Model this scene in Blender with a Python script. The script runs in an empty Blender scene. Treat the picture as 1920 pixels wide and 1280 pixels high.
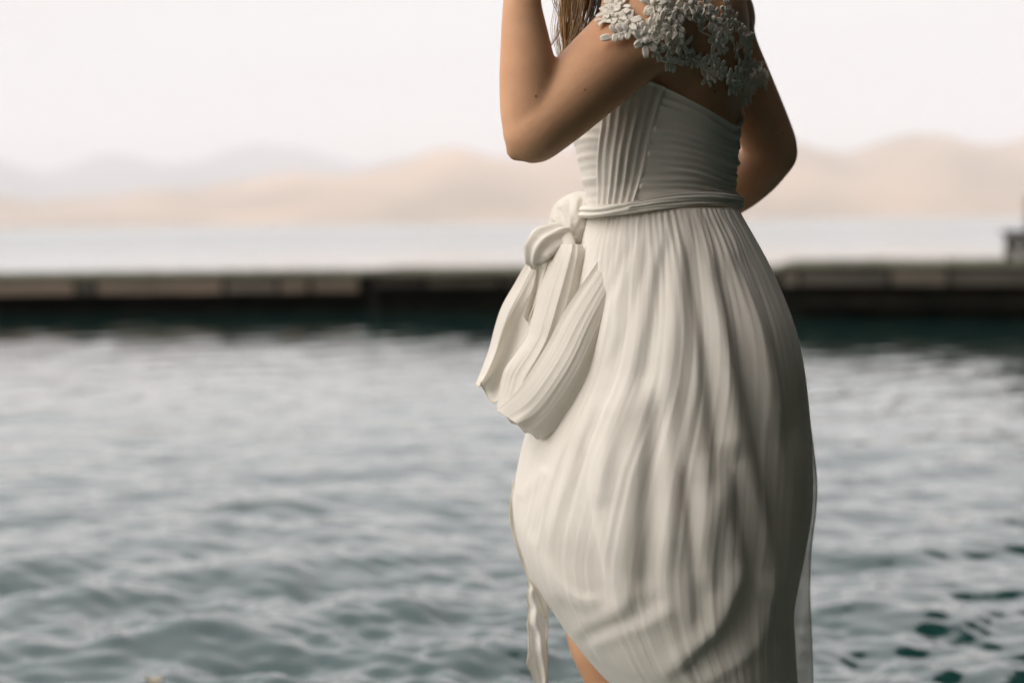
import bpy, bmesh, math, random
import numpy as np
from mathutils import Vector, Matrix
from mathutils.bvhtree import BVHTree

random.seed(7); rng = np.random.default_rng(7)
S = bpy.context.scene
COL = S.collection
R_ = math.radians

# ------------------------------------------------------------------ camera
CAM_H = 1.0
PITCH, ROLL = 4.80, -0.69
FPX = 1920 * 50 / 36.0
cd = bpy.data.cameras.new('camera'); cam = bpy.data.objects.new('camera', cd); COL.objects.link(cam)
cd.lens = 50; cd.sensor_width = 36; cd.clip_start = 0.05; cd.clip_end = 60000
CM = Matrix.Rotation(R_(90 - PITCH), 3, 'X') @ Matrix.Rotation(R_(ROLL), 3, 'Z')
cam.matrix_world = Matrix.Translation((0, 0, CAM_H)) @ CM.to_4x4()
cd.dof.use_dof = True; cd.dof.focus_distance = 1.93; cd.dof.aperture_fstop = 2.0
S.camera = cam

# ------------------------------------------------------------------ world, sun, exposure
SUN_EL, SUN_AZ = 36.0, -114.0          # azimuth from +Y (view direction), negative = to the left
w = bpy.data.worlds.new('World'); S.world = w; w.use_nodes = True
nt = w.node_tree; nt.nodes.clear()
out = nt.nodes.new('ShaderNodeOutputWorld'); bg = nt.nodes.new('ShaderNodeBackground')
sky = nt.nodes.new('ShaderNodeTexSky'); sky.sky_type = 'NISHITA'; sky.sun_disc = False
sky.sun_elevation = R_(SUN_EL); sky.sun_rotation = R_(SUN_AZ)
sky.air_density = 1.0; sky.dust_density = 3.0; sky.ozone_density = 1.0
hs = nt.nodes.new('ShaderNodeHueSaturation'); hs.inputs['Saturation'].default_value = 0.35
geo = nt.nodes.new('ShaderNodeTexCoord')
mp = nt.nodes.new('ShaderNodeMapping'); mp.inputs['Scale'].default_value = (1.3, 1.3, 7.0)
nz = nt.nodes.new('ShaderNodeTexNoise'); nz.inputs['Scale'].default_value = 1.6; nz.inputs['Detail'].default_value = 5
ramp = nt.nodes.new('ShaderNodeValToRGB')
ramp.color_ramp.elements[0].position = 0.40; ramp.color_ramp.elements[0].color = (4.70, 4.34, 4.36, 1)
ramp.color_ramp.elements[1].position = 0.60; ramp.color_ramp.elements[1].color = (4.72, 4.72, 4.78, 1)
mix = nt.nodes.new('ShaderNodeMix'); mix.data_type = 'RGBA'; mix.inputs[0].default_value = 0.8
L = nt.links.new
L(sky.outputs[0], hs.inputs['Color'])
L(geo.outputs['Generated'], mp.inputs[0]); L(mp.outputs[0], nz.inputs['Vector']); L(nz.outputs['Fac'], ramp.inputs[0])
L(hs.outputs[0], mix.inputs[6]); L(ramp.outputs[0], mix.inputs[7])
# overcast sky: luminance grows evenly with height, (1 + 2 sin el)
sx = nt.nodes.new('ShaderNodeSeparateXYZ'); L(geo.outputs['Generated'], sx.inputs[0])
ma = nt.nodes.new('ShaderNodeMapRange'); ma.inputs[1].default_value = 0; ma.inputs[2].default_value = 1; ma.inputs[3].default_value = 1; ma.inputs[4].default_value = 3.6; L(sx.outputs['Z'], ma.inputs[0])
vm = nt.nodes.new('ShaderNodeVectorMath'); vm.operation = 'SCALE'; L(mix.outputs[2], vm.inputs[0]); L(ma.outputs[0], vm.inputs['Scale'])
L(vm.outputs[0], bg.inputs[0])
bg.inputs[1].default_value = 0.1
L(bg.outputs[0], out.inputs[0])

sd = bpy.data.lights.new('sun', 'SUN'); sd.energy = 2.2; sd.angle = R_(70); sd.color = (1.0, 0.90, 0.81)
sun = bpy.data.objects.new('sun', sd); COL.objects.link(sun)
sdir = Vector((math.sin(R_(SUN_AZ)) * math.cos(R_(SUN_EL)), math.cos(R_(SUN_AZ)) * math.cos(R_(SUN_EL)), math.sin(R_(SUN_EL))))
sun.rotation_euler = (-sdir).to_track_quat('-Z', 'Y').to_euler()
sun.location = (-6, 0, 8)

S.view_settings.view_transform = 'Standard'; S.view_settings.look = 'None'
S.view_settings.exposure = 0.47; S.view_settings.gamma = 1.0; S.view_settings.use_curve_mapping = False
S.render.engine = 'CYCLES'
S.cycles.use_denoising = True
S.cycles.volume_bounces = 1; S.cycles.max_bounces = 8; S.cycles.diffuse_bounces = 4; S.cycles.transmission_bounces = 4

# ------------------------------------------------------------------ helpers
CMn = np.array(CM)
def P(px, py, y):
    """world point seen at photo pixel (px, py) at forward distance y"""
    px = np.asarray(px, float); py = np.asarray(py, float); y = np.asarray(y, float)
    d = np.stack([(px - 960) / FPX, -(py - 640) / FPX, -np.ones_like(px + py)], -1) @ CMn.T
    s = y / d[..., 1]
    return d * s[..., None] + np.array([0, 0, CAM_H])
def proj(p):
    q = (np.asarray(p, float) - np.array([0, 0, CAM_H])) @ CMn
    return 960 + FPX * q[..., 0] / -q[..., 2], 640 - FPX * q[..., 1] / -q[..., 2]

def mesh_obj(name, verts, faces, mat, parent=None, smooth=True):
    me = bpy.data.meshes.new(name)
    me.from_pydata([tuple(v) for v in np.asarray(verts, float).reshape(-1, 3).tolist()], [], [tuple(f) for f in faces])
    if mat is not None: me.materials.append(mat)
    if smooth: me.polygons.foreach_set('use_smooth', [True] * len(me.polygons))
    me.update()
    o = bpy.data.objects.new(name, me); COL.objects.link(o)
    if parent is not None: o.parent = parent
    return o
def tag(o, label=None, cat=None, group=None, kind=None):
    for k, v in (('label', label), ('category', cat), ('group', group), ('kind', kind)):
        if v: o[k] = v
    return o
def empty(name, loc=(0, 0, 0)):
    o = bpy.data.objects.new(name, None); COL.objects.link(o); o.location = loc; o.empty_display_size = .1
    return o
def grid_faces(nr, nc, wrap=False, off=0):
    i = np.arange(nr - 1)[:, None]; j = np.arange(nc if wrap else nc - 1)[None, :]
    j2 = (j + 1) % nc
    a = i * nc + j; b = i * nc + j2; c = (i + 1) * nc + j2; d = (i + 1) * nc + j
    return (np.stack([a, b, c, d], -1).reshape(-1, 4) + off).tolist()
class Bag:
    """collects closed shapes for one mesh"""
    def __init__(s): s.v = []; s.f = []; s.n = 0
    def add(s, v, f):
        v = np.asarray(v, float).reshape(-1, 3)
        s.f += [tuple(k + s.n for k in q) for q in f]; s.v.append(v); s.n += len(v)
    def loft(s, rings, cap=True):
        rings = np.asarray(rings); nr, nc = rings.shape[:2]
        f = grid_faces(nr, nc, True)
        if cap:
            f.append(tuple(range(nc))[::-1]); f.append(tuple((nr - 1) * nc + k for k in range(nc)))
        s.add(rings, f)
    def ball(s, c, r, rot=None, n=16):
        th = np.linspace(0, 2 * np.pi, n, endpoint=False); ph = np.linspace(0.04, np.pi - 0.04, n)
        q = np.stack([np.sin(ph)[:, None] * np.cos(th), np.sin(ph)[:, None] * np.sin(th), np.cos(ph)[:, None] + 0 * th], -1) * np.asarray(r)
        if rot is not None: q = q @ np.asarray(rot).T
        s.loft(q + np.asarray(c))
    def tube(s, pts, rad, n=14, flat=1.0, sub=6, round_end=True):
        s.loft(tube_rings(pts, rad, n, flat, sub, round_end))
    def box(s, lo, hi):
        (a, b, c), (d, e, f) = lo, hi
        v = [(a, b, c), (d, b, c), (d, e, c), (a, e, c), (a, b, f), (d, b, f), (d, e, f), (a, e, f)]
        s.add(v, [(0, 3, 2, 1), (4, 5, 6, 7), (0, 1, 5, 4), (1, 2, 6, 5), (2, 3, 7, 6), (3, 0, 4, 7)])
    def build(s, name, mat, parent=None, smooth=True):
        return mesh_obj(name, np.concatenate(s.v), s.f, mat, parent, smooth)
def spline(pts, sub):
    """catmull-rom through rows of any width"""
    p = np.asarray(pts, float); n = len(p)
    if n < 3 or sub < 2: return p
    e = np.concatenate([[2 * p[0] - p[1]], p, [2 * p[-1] - p[-2]]]); res = []
    for i in range(n - 1):
        t = np.linspace(0, 1, sub, endpoint=False)[:, None]; a, b, c, d = e[i:i + 4]
        res.append(.5 * (2 * b + (c - a) * t + (2 * a - 5 * b + 4 * c - d) * t ** 2 + (3 * b - a - 3 * c + d) * t ** 3))
    return np.concatenate(res + [p[-1:]])
def tube_rings(pts, rad, n=14, flat=1.0, sub=6, round_end=True):
    q = spline(np.concatenate([np.asarray(pts, float), np.asarray(rad, float)[:, None]], 1), sub)
    c, r = q[:, :3], np.maximum(q[:, 3], 1e-4)
    if round_end:
        t0 = c[0] - c[1]; t0 /= np.linalg.norm(t0); t1 = c[-1] - c[-2]; t1 /= np.linalg.norm(t1)
        ks = [.95, .75, .4]
        c = np.concatenate([[c[0] + t0 * r[0] * k for k in ks], c, [c[-1] + t1 * r[-1] * k for k in ks[::-1]]])
        r = np.concatenate([[r[0] * math.sqrt(1 - k * k) for k in ks], r, [r[-1] * math.sqrt(1 - k * k) for k in ks[::-1]]])
    t = np.gradient(c, axis=0); t /= np.linalg.norm(t, axis=1)[:, None]
    u = np.cross(t[0], [0.12, -1, .2]); u /= np.linalg.norm(u); rings = []
    th = np.linspace(0, 2 * np.pi, n, endpoint=False)
    for k in range(len(c)):
        u = u - t[k] * np.dot(u, t[k]); u /= np.linalg.norm(u); v = np.cross(t[k], u)
        rings.append(c[k] + r[k] * (np.cos(th)[:, None] * u + flat * np.sin(th)[:, None] * v))
    return np.array(rings)

# ------------------------------------------------------------------ materials
def new_mat(name):
    m = bpy.data.materials.new(name); m.use_nodes = True
    b = m.node_tree.nodes['Principled BSDF']
    return m, m.node_tree, b
def noise_col(ntr, b, c0, c1, scale, detail=4, coords='Object', lo=.35, hi=.65, stretch=(1, 1, 1)):
    tc = ntr.nodes.new('ShaderNodeTexCoord'); mpp = ntr.nodes.new('ShaderNodeMapping'); mpp.inputs['Scale'].default_value = stretch
    n = ntr.nodes.new('ShaderNodeTexNoise'); n.inputs['Scale'].default_value = scale; n.inputs['Detail'].default_value = detail
    r = ntr.nodes.new('ShaderNodeValToRGB')
    r.color_ramp.elements[0].position = lo; r.color_ramp.elements[0].color = (*c0, 1)
    r.color_ramp.elements[1].position = hi; r.color_ramp.elements[1].color = (*c1, 1)
    ntr.links.new(tc.outputs[coords], mpp.inputs[0]); ntr.links.new(mpp.outputs[0], n.inputs['Vector'])
    ntr.links.new(n.outputs['Fac'], r.inputs[0])
    if b is not None: ntr.links.new(r.outputs[0], b.inputs['Base Color'])
    return n, r
def bump(ntr, b, scale, dist, strength=1.0, detail=3, stretch=(1, 1, 1)):
    tc = ntr.nodes.new('ShaderNodeTexCoord'); mpp = ntr.nodes.new('ShaderNodeMapping'); mpp.inputs['Scale'].default_value = stretch
    n = ntr.nodes.new('ShaderNodeTexNoise'); n.inputs['Scale'].default_value = scale; n.inputs['Detail'].default_value = detail
    bp = ntr.nodes.new('ShaderNodeBump'); bp.inputs['Distance'].default_value = dist; bp.inputs['Strength'].default_value = strength
    ntr.links.new(tc.outputs['Object'], mpp.inputs[0]); ntr.links.new(mpp.outputs[0], n.inputs['Vector'])
    ntr.links.new(n.outputs['Fac'], bp.inputs['Height']); ntr.links.new(bp.outputs[0], b.inputs['Normal'])
    return bp
def simple(name, c0, c1, scale, rough=.8, bs=None, bd=.002, stretch=(1, 1, 1)):
    m, t, b = new_mat(name); noise_col(t, b, c0, c1, scale, stretch=stretch); b.inputs['Roughness'].default_value = rough
    if bs: bump(t, b, bs, bd, stretch=stretch)
    return m
def cloth_mat(name, c0, c1, trans, alpha=1.0):
    m, t, b = new_mat(name)
    n, r = noise_col(t, b, c0, c1, 9.0, 5)
    b.inputs['Roughness'].default_value = .85; b.inputs['Specular IOR Level'].default_value = .2
    b.inputs['Sheen Weight'].default_value = .12; b.inputs['Sheen Roughness'].default_value = .5
    bp = bump(t, b, 900, .0004, .5, 2)
    b2 = bump(t, b, 75, .0016, .28, 3, (1, 1, .16)); t.links.new(b2.outputs[0], bp.inputs['Normal']); t.links.new(bp.outputs[0], b.inputs['Normal'])
    tr = t.nodes.new('ShaderNodeBsdfTranslucent'); t.links.new(r.outputs[0], tr.inputs[0]); t.links.new(bp.outputs[0], tr.inputs['Normal'])
    mx = t.nodes.new('ShaderNodeMixShader'); mx.inputs[0].default_value = trans
    t.links.new(b.outputs[0], mx.inputs[1]); t.links.new(tr.outputs[0], mx.inputs[2])
    last = mx
    if alpha < 1:
        tp = t.nodes.new('ShaderNodeBsdfTransparent'); m2 = t.nodes.new('ShaderNodeMixShader'); m2.inputs[0].default_value = alpha
        t.links.new(tp.outputs[0], m2.inputs[1]); t.links.new(mx.outputs[0], m2.inputs[2]); last = m2
    t.links.new(last.outputs[0], t.nodes['Material Output'].inputs[0])
    return m
CHIFFON = cloth_mat('ivory_chiffon', (.745, .71, .64), (.80, .77, .70), .19)
FLOAT = cloth_mat('floating_chiffon', (.76, .725, .655), (.81, .78, .715), .36)
SHEER = cloth_mat('sheer_chiffon', (.74, .70, .62), (.80, .76, .69), .25, .82)
HEM = simple('rolled_hem', (.50, .45, .33), (.58, .52, .40), 40)
LACE = cloth_mat('lace_thread', (.84, .79, .69), (.89, .85, .77), .2)
SKIN, t_, b_ = new_mat('skin')
noise_col(t_, b_, (.55, .295, .165), (.63, .36, .21), 14, 6)
b_.inputs['Roughness'].default_value = .62; b_.inputs['Subsurface Weight'].default_value = .12
b_.inputs['Subsurface Radius'].default_value = (.012, .004, .002); b_.inputs['Subsurface Scale'].default_value = 1.0
b_.inputs['Specular IOR Level'].default_value = .25
bump(t_, b_, 260, .0006, .5, 3)
MOLE = simple('mole_brown', (.22, .10, .06), (.28, .13, .08), 50, .6)
HAIR, t_, b_ = new_mat('hair')
at = t_.nodes.new('ShaderNodeAttribute'); at.attribute_name = 'tint'
rr = t_.nodes.new('ShaderNodeValToRGB'); rr.color_ramp.elements[0].color = (.035, .022, .010, 1); rr.color_ramp.elements[1].color = (.58, .39, .19, 1)
t_.links.new(at.outputs['Fac'], rr.inputs[0]); t_.links.new(rr.outputs[0], b_.inputs['Base Color']); b_.inputs['Roughness'].default_value = .38
WOOD = [simple('weathered_board_%d' % i, a, b, 3, .85, 20, .004, (.6, 8, 8)) for i, (a, b) in enumerate([
    ((.085, .065, .046), (.19, .14, .10)), ((.06, .05, .037), (.12, .10, .075)), ((.028, .025, .019), (.06, .05, .037))])]
DECK = simple('mossy_deck', (.06, .065, .04), (.13, .125, .085), 2, .9, 20, .004)
DARKWOOD = simple('wet_shaded_timber', (.004, .0045, .003), (.010, .009, .006), 4, .95)  # wet timber, near-black so its colour also holds the shade under the deck
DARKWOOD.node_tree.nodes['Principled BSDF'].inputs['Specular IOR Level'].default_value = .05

# water
WATER, t_, b_ = new_mat('lake_water')
b_.inputs['Base Color'].default_value = (.009, .040, .035, 1); b_.inputs['IOR'].default_value = 1.42
g = t_.nodes.new('ShaderNodeNewGeometry'); ln = t_.nodes.new('ShaderNodeVectorMath'); ln.operation = 'LENGTH'
mr = t_.nodes.new('ShaderNodeMapRange'); mr.inputs[1].default_value = 9; mr.inputs[2].default_value = 70; mr.inputs[3].default_value = .03; mr.inputs[4].default_value = .24
t_.links.new(g.outputs['Position'], ln.inputs[0]); t_.links.new(ln.outputs['Value'], mr.inputs[0]); t_.links.new(mr.outputs[0], b_.inputs['Roughness'])
b_.inputs['IOR'].default_value = 1.36; b_.inputs['Coat Weight'].default_value = 1.0; b_.inputs['Coat IOR'].default_value = 1.30
t_.links.new(mr.outputs[0], b_.inputs['Coat Roughness'])
wb = bump(t_, b_, 6.0, .004, .5, 4, (1, 2.0, 1)); t_.links.new(wb.outputs[0], b_.inputs['Coat Normal'])

# ------------------------------------------------------------------ lake
def waves(x, y, cut):
    h = np.zeros_like(x); r = np.random.default_rng(3)
    wx = x + .10 * np.sin(y * 1.3 + .7) + .05 * np.sin(2.1 * x + 1.9 * y); wy = y + .12 * np.sin(x * 1.1) + .05 * np.sin(2.7 * x - 1.2 * y)
    for k in range(110):
        lam = .045 * (17 ** r.random()); a = math.pi / 2 + .30 + r.normal() * .55
        slope = .0285 * (lam / .3) ** -.24
        amp = slope * lam / (2 * math.pi)
        ph = r.random() * 6.28; kx, ky = math.cos(a) * 6.283 / lam, math.sin(a) * 6.283 / lam
        fade = np.clip((lam / cut - 2.6) / 2.0, 0, 1)
        env = .65 + .55 * np.sin(.9 * x / (lam + .3) * .35 + ph * 3) * np.sin(.6 * y / (lam + .3) * .35 + ph * 5)
        h += amp * fade * env * np.sin(kx * wx + ky * wy + ph)
    return h
rad = np.concatenate([np.geomspace(.05, 1.2, 30)[:-1], np.geomspace(1.2, 45, 900), np.geomspace(46, 12000, 60)])
ang = np.concatenate([np.linspace(-180, -60, 40)[:-1], np.linspace(-60, -26, 70)[:-1], np.linspace(-26, 26, 300), np.linspace(26, 60, 70)[1:], np.linspace(60, 180, 40)[1:-1]])
RR, AA = np.meshgrid(rad, np.radians(ang), indexing='ij')
WXX, WYY = RR * np.sin(AA), RR * np.cos(AA)
dang = np.gradient(np.radians(ang))[None, :]
cut = np.maximum(RR * dang * .45, RR * .004)
WZ = waves(WXX, WYY, cut) * (RR < 60) * (.20 + 2.7 / (1 + (RR / 4.0) ** 3))
lake = mesh_obj('lake', np.stack([WXX, WYY, WZ], -1), [f[::-1] for f in grid_faces(len(rad), len(ang), True)], WATER)
tag(lake, kind='structure')

# shore and lakebed under and behind the camera
SHORE = simple('pebble_shore', (.05, .05, .04), (.16, .15, .12), 30, .9, 60, .02)
gx = np.concatenate([np.linspace(-60, -8, 20)[:-1], np.linspace(-8, 12, 60), np.linspace(12, 60, 20)[1:]])
gy = np.concatenate([np.linspace(-60, -8, 20)[:-1], np.linspace(-8, 12, 60), np.linspace(12, 60, 20)[1:]])
GX, GY = np.meshgrid(gx, gy, indexing='ij')
def shore_z(x, y):
    s = np.maximum(-(y + .4) - .05 * np.maximum(-x, 0), x - 3.2 - .55 * np.maximum(y - 2, 0))
    z = np.where(s > 0, .30 * s, np.where(s > -2.6, .0308 * s, -.08 + .25 * (s + 2.6)))
    return np.maximum(z, -3) + .03 * np.sin(x * 2.1) * np.sin(y * 1.7) * (np.abs(s) > 3)
shore = mesh_obj('shore', np.stack([GX, GY, shore_z(GX, GY)], -1), [f[::-1] for f in grid_faces(len(gx), len(gy))], SHORE)
tag(shore, kind='structure')

# ------------------------------------------------------------------ hills beyond the lake
HILL1 = simple('dry_hillside', (.23, .155, .09), (.38, .26, .165), .003, 1.0)
HILL2 = simple('far_mountain', (.06, .07, .085), (.12, .12, .13), .0015, 1.0)
def hill(name, crest, dist, deep, mat, base):
    xs = np.linspace(-3600, 5600, 560); c = np.array(crest, float)
    cy = np.interp(xs, c[:, 0], c[:, 1])
    cy = np.convolve(np.pad(cy, 2, 'edge'), np.ones(5) / 5, 'valid') + 1.2 * np.sin(xs * .045 + dist) + 1.0 * np.sin(xs * .083 + 1.3) + .8 * np.sin(xs * .19)
    rows = []
    for t in np.linspace(0, 1, 12):
        d = dist + (deep * t)
        top = P(xs, cy, dist + deep * .75)
        e = np.sin(min(t / .75, 1) * math.pi / 2) ** 1.2 if t <= .75 else 1 - ((t - .75) / .25) ** 2 * .6
        xx = top[:, 0] * d / (dist + deep * .75)
        zz = base + (top[:, 2] - base) * e * (1 + .10 * np.sin(xs * .021 + 5 * t) * np.sin(t * 3.14)) 
        rows.append(np.stack([xx, np.full_like(xx, d), zz], -1))
    return tag(mesh_obj(name, np.array(rows), grid_faces(12, len(xs)), mat), kind='structure')
near_c = [(-3600, 300), (-2600, 350), (-1800, 290), (-1200, 340), (-700, 330), (-200, 360), (0, 368), (100, 374), (170, 369), (230, 374), (290, 354), (350, 349), (500, 338), (600, 326), (700, 314), (780, 306), (830, 290), (880, 284),
          (950, 290), (1100, 282), (1300, 270), (1480, 266), (1540, 272), (1590, 282), (1660, 272), (1720, 264), (1800, 262), (1920, 260), (2200, 240), (2700, 290), (3400, 250), (4300, 330), (5600, 260)]
far_c = [(-3600, 270), (-2400, 230), (-1500, 290), (-700, 250), (-200, 270), (0, 297), (60, 314), (110, 320), (160, 303), (200, 299), (260, 304), (300, 310), (350, 298), (400, 288), (440, 278), (500, 287), (600, 287), (660, 300),
         (760, 300), (900, 300), (1200, 300), (1700, 300), (2700, 300)]
hill('hill', near_c, 2600, 1400, HILL1, -2)
hill('mountain', far_c, 5600, 2500, HILL2, -2)

# ------------------------------------------------------------------ haze
hz = Bag(); hz.box((-16000, -400, -4), (16000, 9500, 700))
HZ = bpy.data.materials.new('haze_air'); HZ.use_nodes = True; HZ.node_tree.nodes.clear()
o_ = HZ.node_tree.nodes.new('ShaderNodeOutputMaterial'); pv = HZ.node_tree.nodes.new('ShaderNodeVolumePrincipled')
pv.inputs['Color'].default_value = (.93, .925, .935, 1); pv.inputs['Density'].default_value = .00024; pv.inputs['Anisotropy'].default_value = .0
HZ.node_tree.links.new(pv.outputs[0], o_.inputs['Volume'])
tag(hz.build('haze', HZ, smooth=False), 'pale evening haze over the lake', 'haze', kind='stuff')

# ------------------------------------------------------------------ unseen wood behind and right of the camera, put in to shade her right side
NEEDLE = simple('conifer_needles', (.025, .052, .022), (.06, .115, .048), 3, .9)
BARK = simple('conifer_bark', (.03, .024, .018), (.08, .062, .045), 6, .95, 30, .02)
def conifer(trunk, crown, x, y, z, H, reach0, clear, rr, n):
    trunk.tube([(x, y, z - .3), (x, y, z + H * .5), (x, y, z + H)], [H * .013, H * .008, .01], 9, sub=3, round_end=False)
    t = rr.random(n) ** .9; hgt = z + clear + (H - clear) * t; reach = reach0 * (1 - t) ** .7 * (.65 + .5 * rr.random(n)) + .15
    a = rr.random(n) * 6.283; f = np.sqrt(rr.random(n)); rad_ = reach * f
    c = np.stack([x + np.cos(a) * rad_, y + np.sin(a) * rad_, hgt - rad_ * .18], -1)
    d = np.stack([np.cos(a), np.sin(a), -.25 + 0 * a], -1) * (.20 + .20 * rr.random(n))[:, None]
    s = np.stack([-np.sin(a), np.cos(a), rr.normal(size=n) * .5], -1) * (.07 + .07 * rr.random(n))[:, None]
    q = np.stack([c - d, c + s * 1.0, c + d * 1.2, c - s], 1)
    az = np.degrees(np.arctan2(q[..., 0], q[..., 1])); keep = ~((az > -60) & (az < 23.5)).any(1) | (c[:, 2] - 1 > .42 * np.hypot(c[:, 0], c[:, 1]))
    keep &= ~((q[..., 2].min(1) < 2.3) & (np.hypot(c[:, 0], c[:, 1] - 1) < 2.6))
    keep &= (c[:, 0] > .55 + .25 * np.maximum(c[:, 1], -2)) | (c[:, 1] < -3)  # crowns cut away overhead so sky light reaches her from the left
    q = q[keep]; crown.add(q.reshape(-1, 3), (np.arange(len(q) * 4).reshape(-1, 4)).tolist())
tr_, cr_ = Bag(), Bag(); fr = np.random.default_rng(11); spots = []
for a0 in np.arange(38, 200, 9.0):
    for ring in range(3):
        a = math.radians(a0 + fr.uniform(-3, 3)); d = (4.2, 6.8, 10)[ring] + fr.uniform(-.4, .5)
        if a0 > 165: d += 1.5
        x, y = .2 + math.sin(a) * d, 1.0 + math.cos(a) * d
        if x < 2.6 and y > -1.6: continue
        if ring and y > 4.5: continue
        spots.append((x, y, fr.uniform(11, 16), (3.9, 3.2, 3.2)[ring], (1.7, .8, .6)[ring]))
for x, y, H, rc, cl in spots: conifer(tr_, cr_, x, y, float(shore_z(np.array(x), np.array(y))), H, rc, cl, fr, 3000)
# boughs reaching out over the water on the right
for k in range(13):
    dst = fr.uniform(5.5, 8.5); el = R_(fr.uniform(10.5, 21)); tip = fr.uniform(20.8, 25.0); root = tip + fr.uniform(16, 24); zc = 1 + dst * math.tan(el)
    pa = [np.array([math.sin(R_(a)) * dst, math.cos(R_(a)) * dst, zc + .25 * (1 - u) * 2]) for a, u in ((root, 0), ((root + tip) / 2, .5), (tip, 1))]
    tr_.tube(pa, [.05, .03, .008], 6, sub=5, round_end=False)
    m = spline(np.array(pa), 20); m = np.repeat(m, 5, 0); n = len(m); m = m + fr.normal(size=m.shape) * (.03, .16, .05); d = np.stack([fr.normal(size=n) * .05 - .04, fr.normal(size=n) * .16, -.03 - .06 * fr.random(n)], -1); sdw = np.stack([np.full(n, .05), fr.normal(size=n) * .03, fr.normal(size=n) * .03], -1)
    q = np.stack([m - d, m + sdw, m + d * 1.2, m - sdw], 1); cr_.add(q.reshape(-1, 3), np.arange(n * 4).reshape(-1, 4).tolist())
fo = cr_.build('shade_forest', NEEDLE, smooth=False); tag(fo, 'unseen dark conifer wood on the near shore, shaped to shade the gown', 'shade_forest', kind='stuff')
ft = tr_.build('trunks', BARK, fo); ft['kind'] = 'stuff'

# ------------------------------------------------------------------ the floating dock
HOR = lambda px: 416 + (px - 960) * math.tan(R_(ROLL))
def dock(label, x0, x1, y0, y1, top, deep, boards, fz0, fz1, set_back=0.0):
    """a floating section from (x0,y0) to (x1,y1), front edge facing the camera"""
    d = empty('dock', ((x0 + x1) / 2, (y0 + y1) / 2, 0)); tag(d, label, 'dock', 'floating dock sections across the cove')
    a = math.atan2(y1 - y0, x1 - x0); Ln = math.hypot(x1 - x0, y1 - y0); d.rotation_euler = (0, 0, a)
    b = Bag(); b.box((-Ln / 2, .35 + set_back, -.25), (Ln / 2, deep - .1, top - .16)); b.build('float', DARKWOOD, d, False)  # near-black block paints the shaded gap beneath the deck
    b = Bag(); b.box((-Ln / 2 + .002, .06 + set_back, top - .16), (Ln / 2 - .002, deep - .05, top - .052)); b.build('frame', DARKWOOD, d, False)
    pw = .19; n = int(Ln / pw); b = Bag(); b.box((-pw / 2 + .006, 0, -.05), (pw / 2 - .006, deep, 0)); pb = b.build('deck_board', DECK, d, False)
    for i in range(n):
        o = pb if i == 0 else pb.copy()
        if i: COL.objects.link(o); o.parent = d
        o.location = (-Ln / 2 + (i + .5) * Ln / n, random.uniform(-.02, .02), top + random.uniform(-.006, .006))
    for (u0, u1, k) in boards:
        b = Bag(); b.box((-Ln / 2 + Ln * u0 + .012, set_back + .0 + random.uniform(0, .02), fz0), (-Ln / 2 + Ln * u1 - .012, set_back + .058, fz1 + random.uniform(-.015, .0)))
        b.build('fascia_board', WOOD[k], d, False)
    return d
def at(px, y): return float(P(px, HOR(px), y)[0])
dock('left dock section with pale weathered fascia boards along its side', at(-900, 16.55), at(676, 15.9), 16.55, 15.9, .465, 1.25,
     [(.01, .2, 0), (.205, .40, 1)] + [((976 * a + 600) / 1576, (976 * b + 600) / 1576, k) for a, b, k in [(.05, .27, 0), (.275, .46, 0), (.465, .495, 2), (.50, .74, 0), (.745, .84, 1), (.845, .90, 0), (.905, .995, 0)]], .245, .385)
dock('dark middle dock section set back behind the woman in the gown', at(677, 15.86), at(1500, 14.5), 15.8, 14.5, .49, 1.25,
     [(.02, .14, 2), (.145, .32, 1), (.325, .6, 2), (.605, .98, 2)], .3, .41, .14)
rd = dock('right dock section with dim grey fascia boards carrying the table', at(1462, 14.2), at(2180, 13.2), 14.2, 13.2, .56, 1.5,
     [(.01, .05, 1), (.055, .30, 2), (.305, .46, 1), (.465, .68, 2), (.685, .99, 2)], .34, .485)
for u0, u1 in ((.03, .4), (.41, .72), (.73, .98)):
    Ln = 4.0; b = Bag(); b.box((-1.9 + 3.8 * u0, .05, .12), (-1.9 + 3.8 * u1, .099, .24)); b.build('lower_beam', DARKWOOD, rd, False)

# small table at the right edge of the dock
tb = empty('table', (at(1955, 14.2), 14.2, .562)); tag(tb, 'small dark wooden table standing on the right dock section', 'table')
b = Bag(); b.box((-.31, -.3, .25), (.5, .3, .29)); b.build('table_top', DARKWOOD, tb, False)
for sx in (-.24, .4):
    for sy in (-.24, .2):
        b = Bag(); b.box((sx - .05, sy - .035, 0), (sx + .05, sy + .035, .249)); b.build('leg', WOOD[2], tb, False)
b = Bag(); b.box((-.20, -.19, .11), (.43, .15, .2)); b.build('apron', WOOD[1], tb, False)
pl = Bag(); xx = at(1946, 15.0); pl.tube([(xx, 15.0, .54), (xx, 15.0, .8), (xx, 15.0, 1.22)], [.13, .125, .12], 14, sub=3, round_end=False)
tag(pl.build('post', WOOD[0]), 'brown wooden post behind the small table at the edge', 'post')

# a fallen leaf on the water, lower left
lf = Bag(); c0 = P(290, 1264, 3.02); u = np.linspace(-1, 1, 9)
lv = [[(c0[0] + .022 * a, c0[1] + s * .009 * (1 - a * a), .012 + .006 * abs(s) + .008 * a * a) for s in (-1, 0, 1)] for a in u]
tag(mesh_obj('leaf', np.array(lv), grid_faces(9, 3), simple('dry_leaf', (.35, .26, .15), (.5, .4, .26), 30)), 'small dry leaf floating on the ripples at lower left', 'leaf')

# ------------------------------------------------------------------ the woman in the gown
FW = np.array([-.894, .447, 0]); RT = np.array([.447, .894, 0]); UP = np.array([0, 0, 1.])
woman = empty('person', (float(P(1140, 1290, 2.06)[0]), 2.06, -.08))
tag(woman, 'woman in an ivory chiffon gown with lace shoulders standing in the shallows', 'person')

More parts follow.
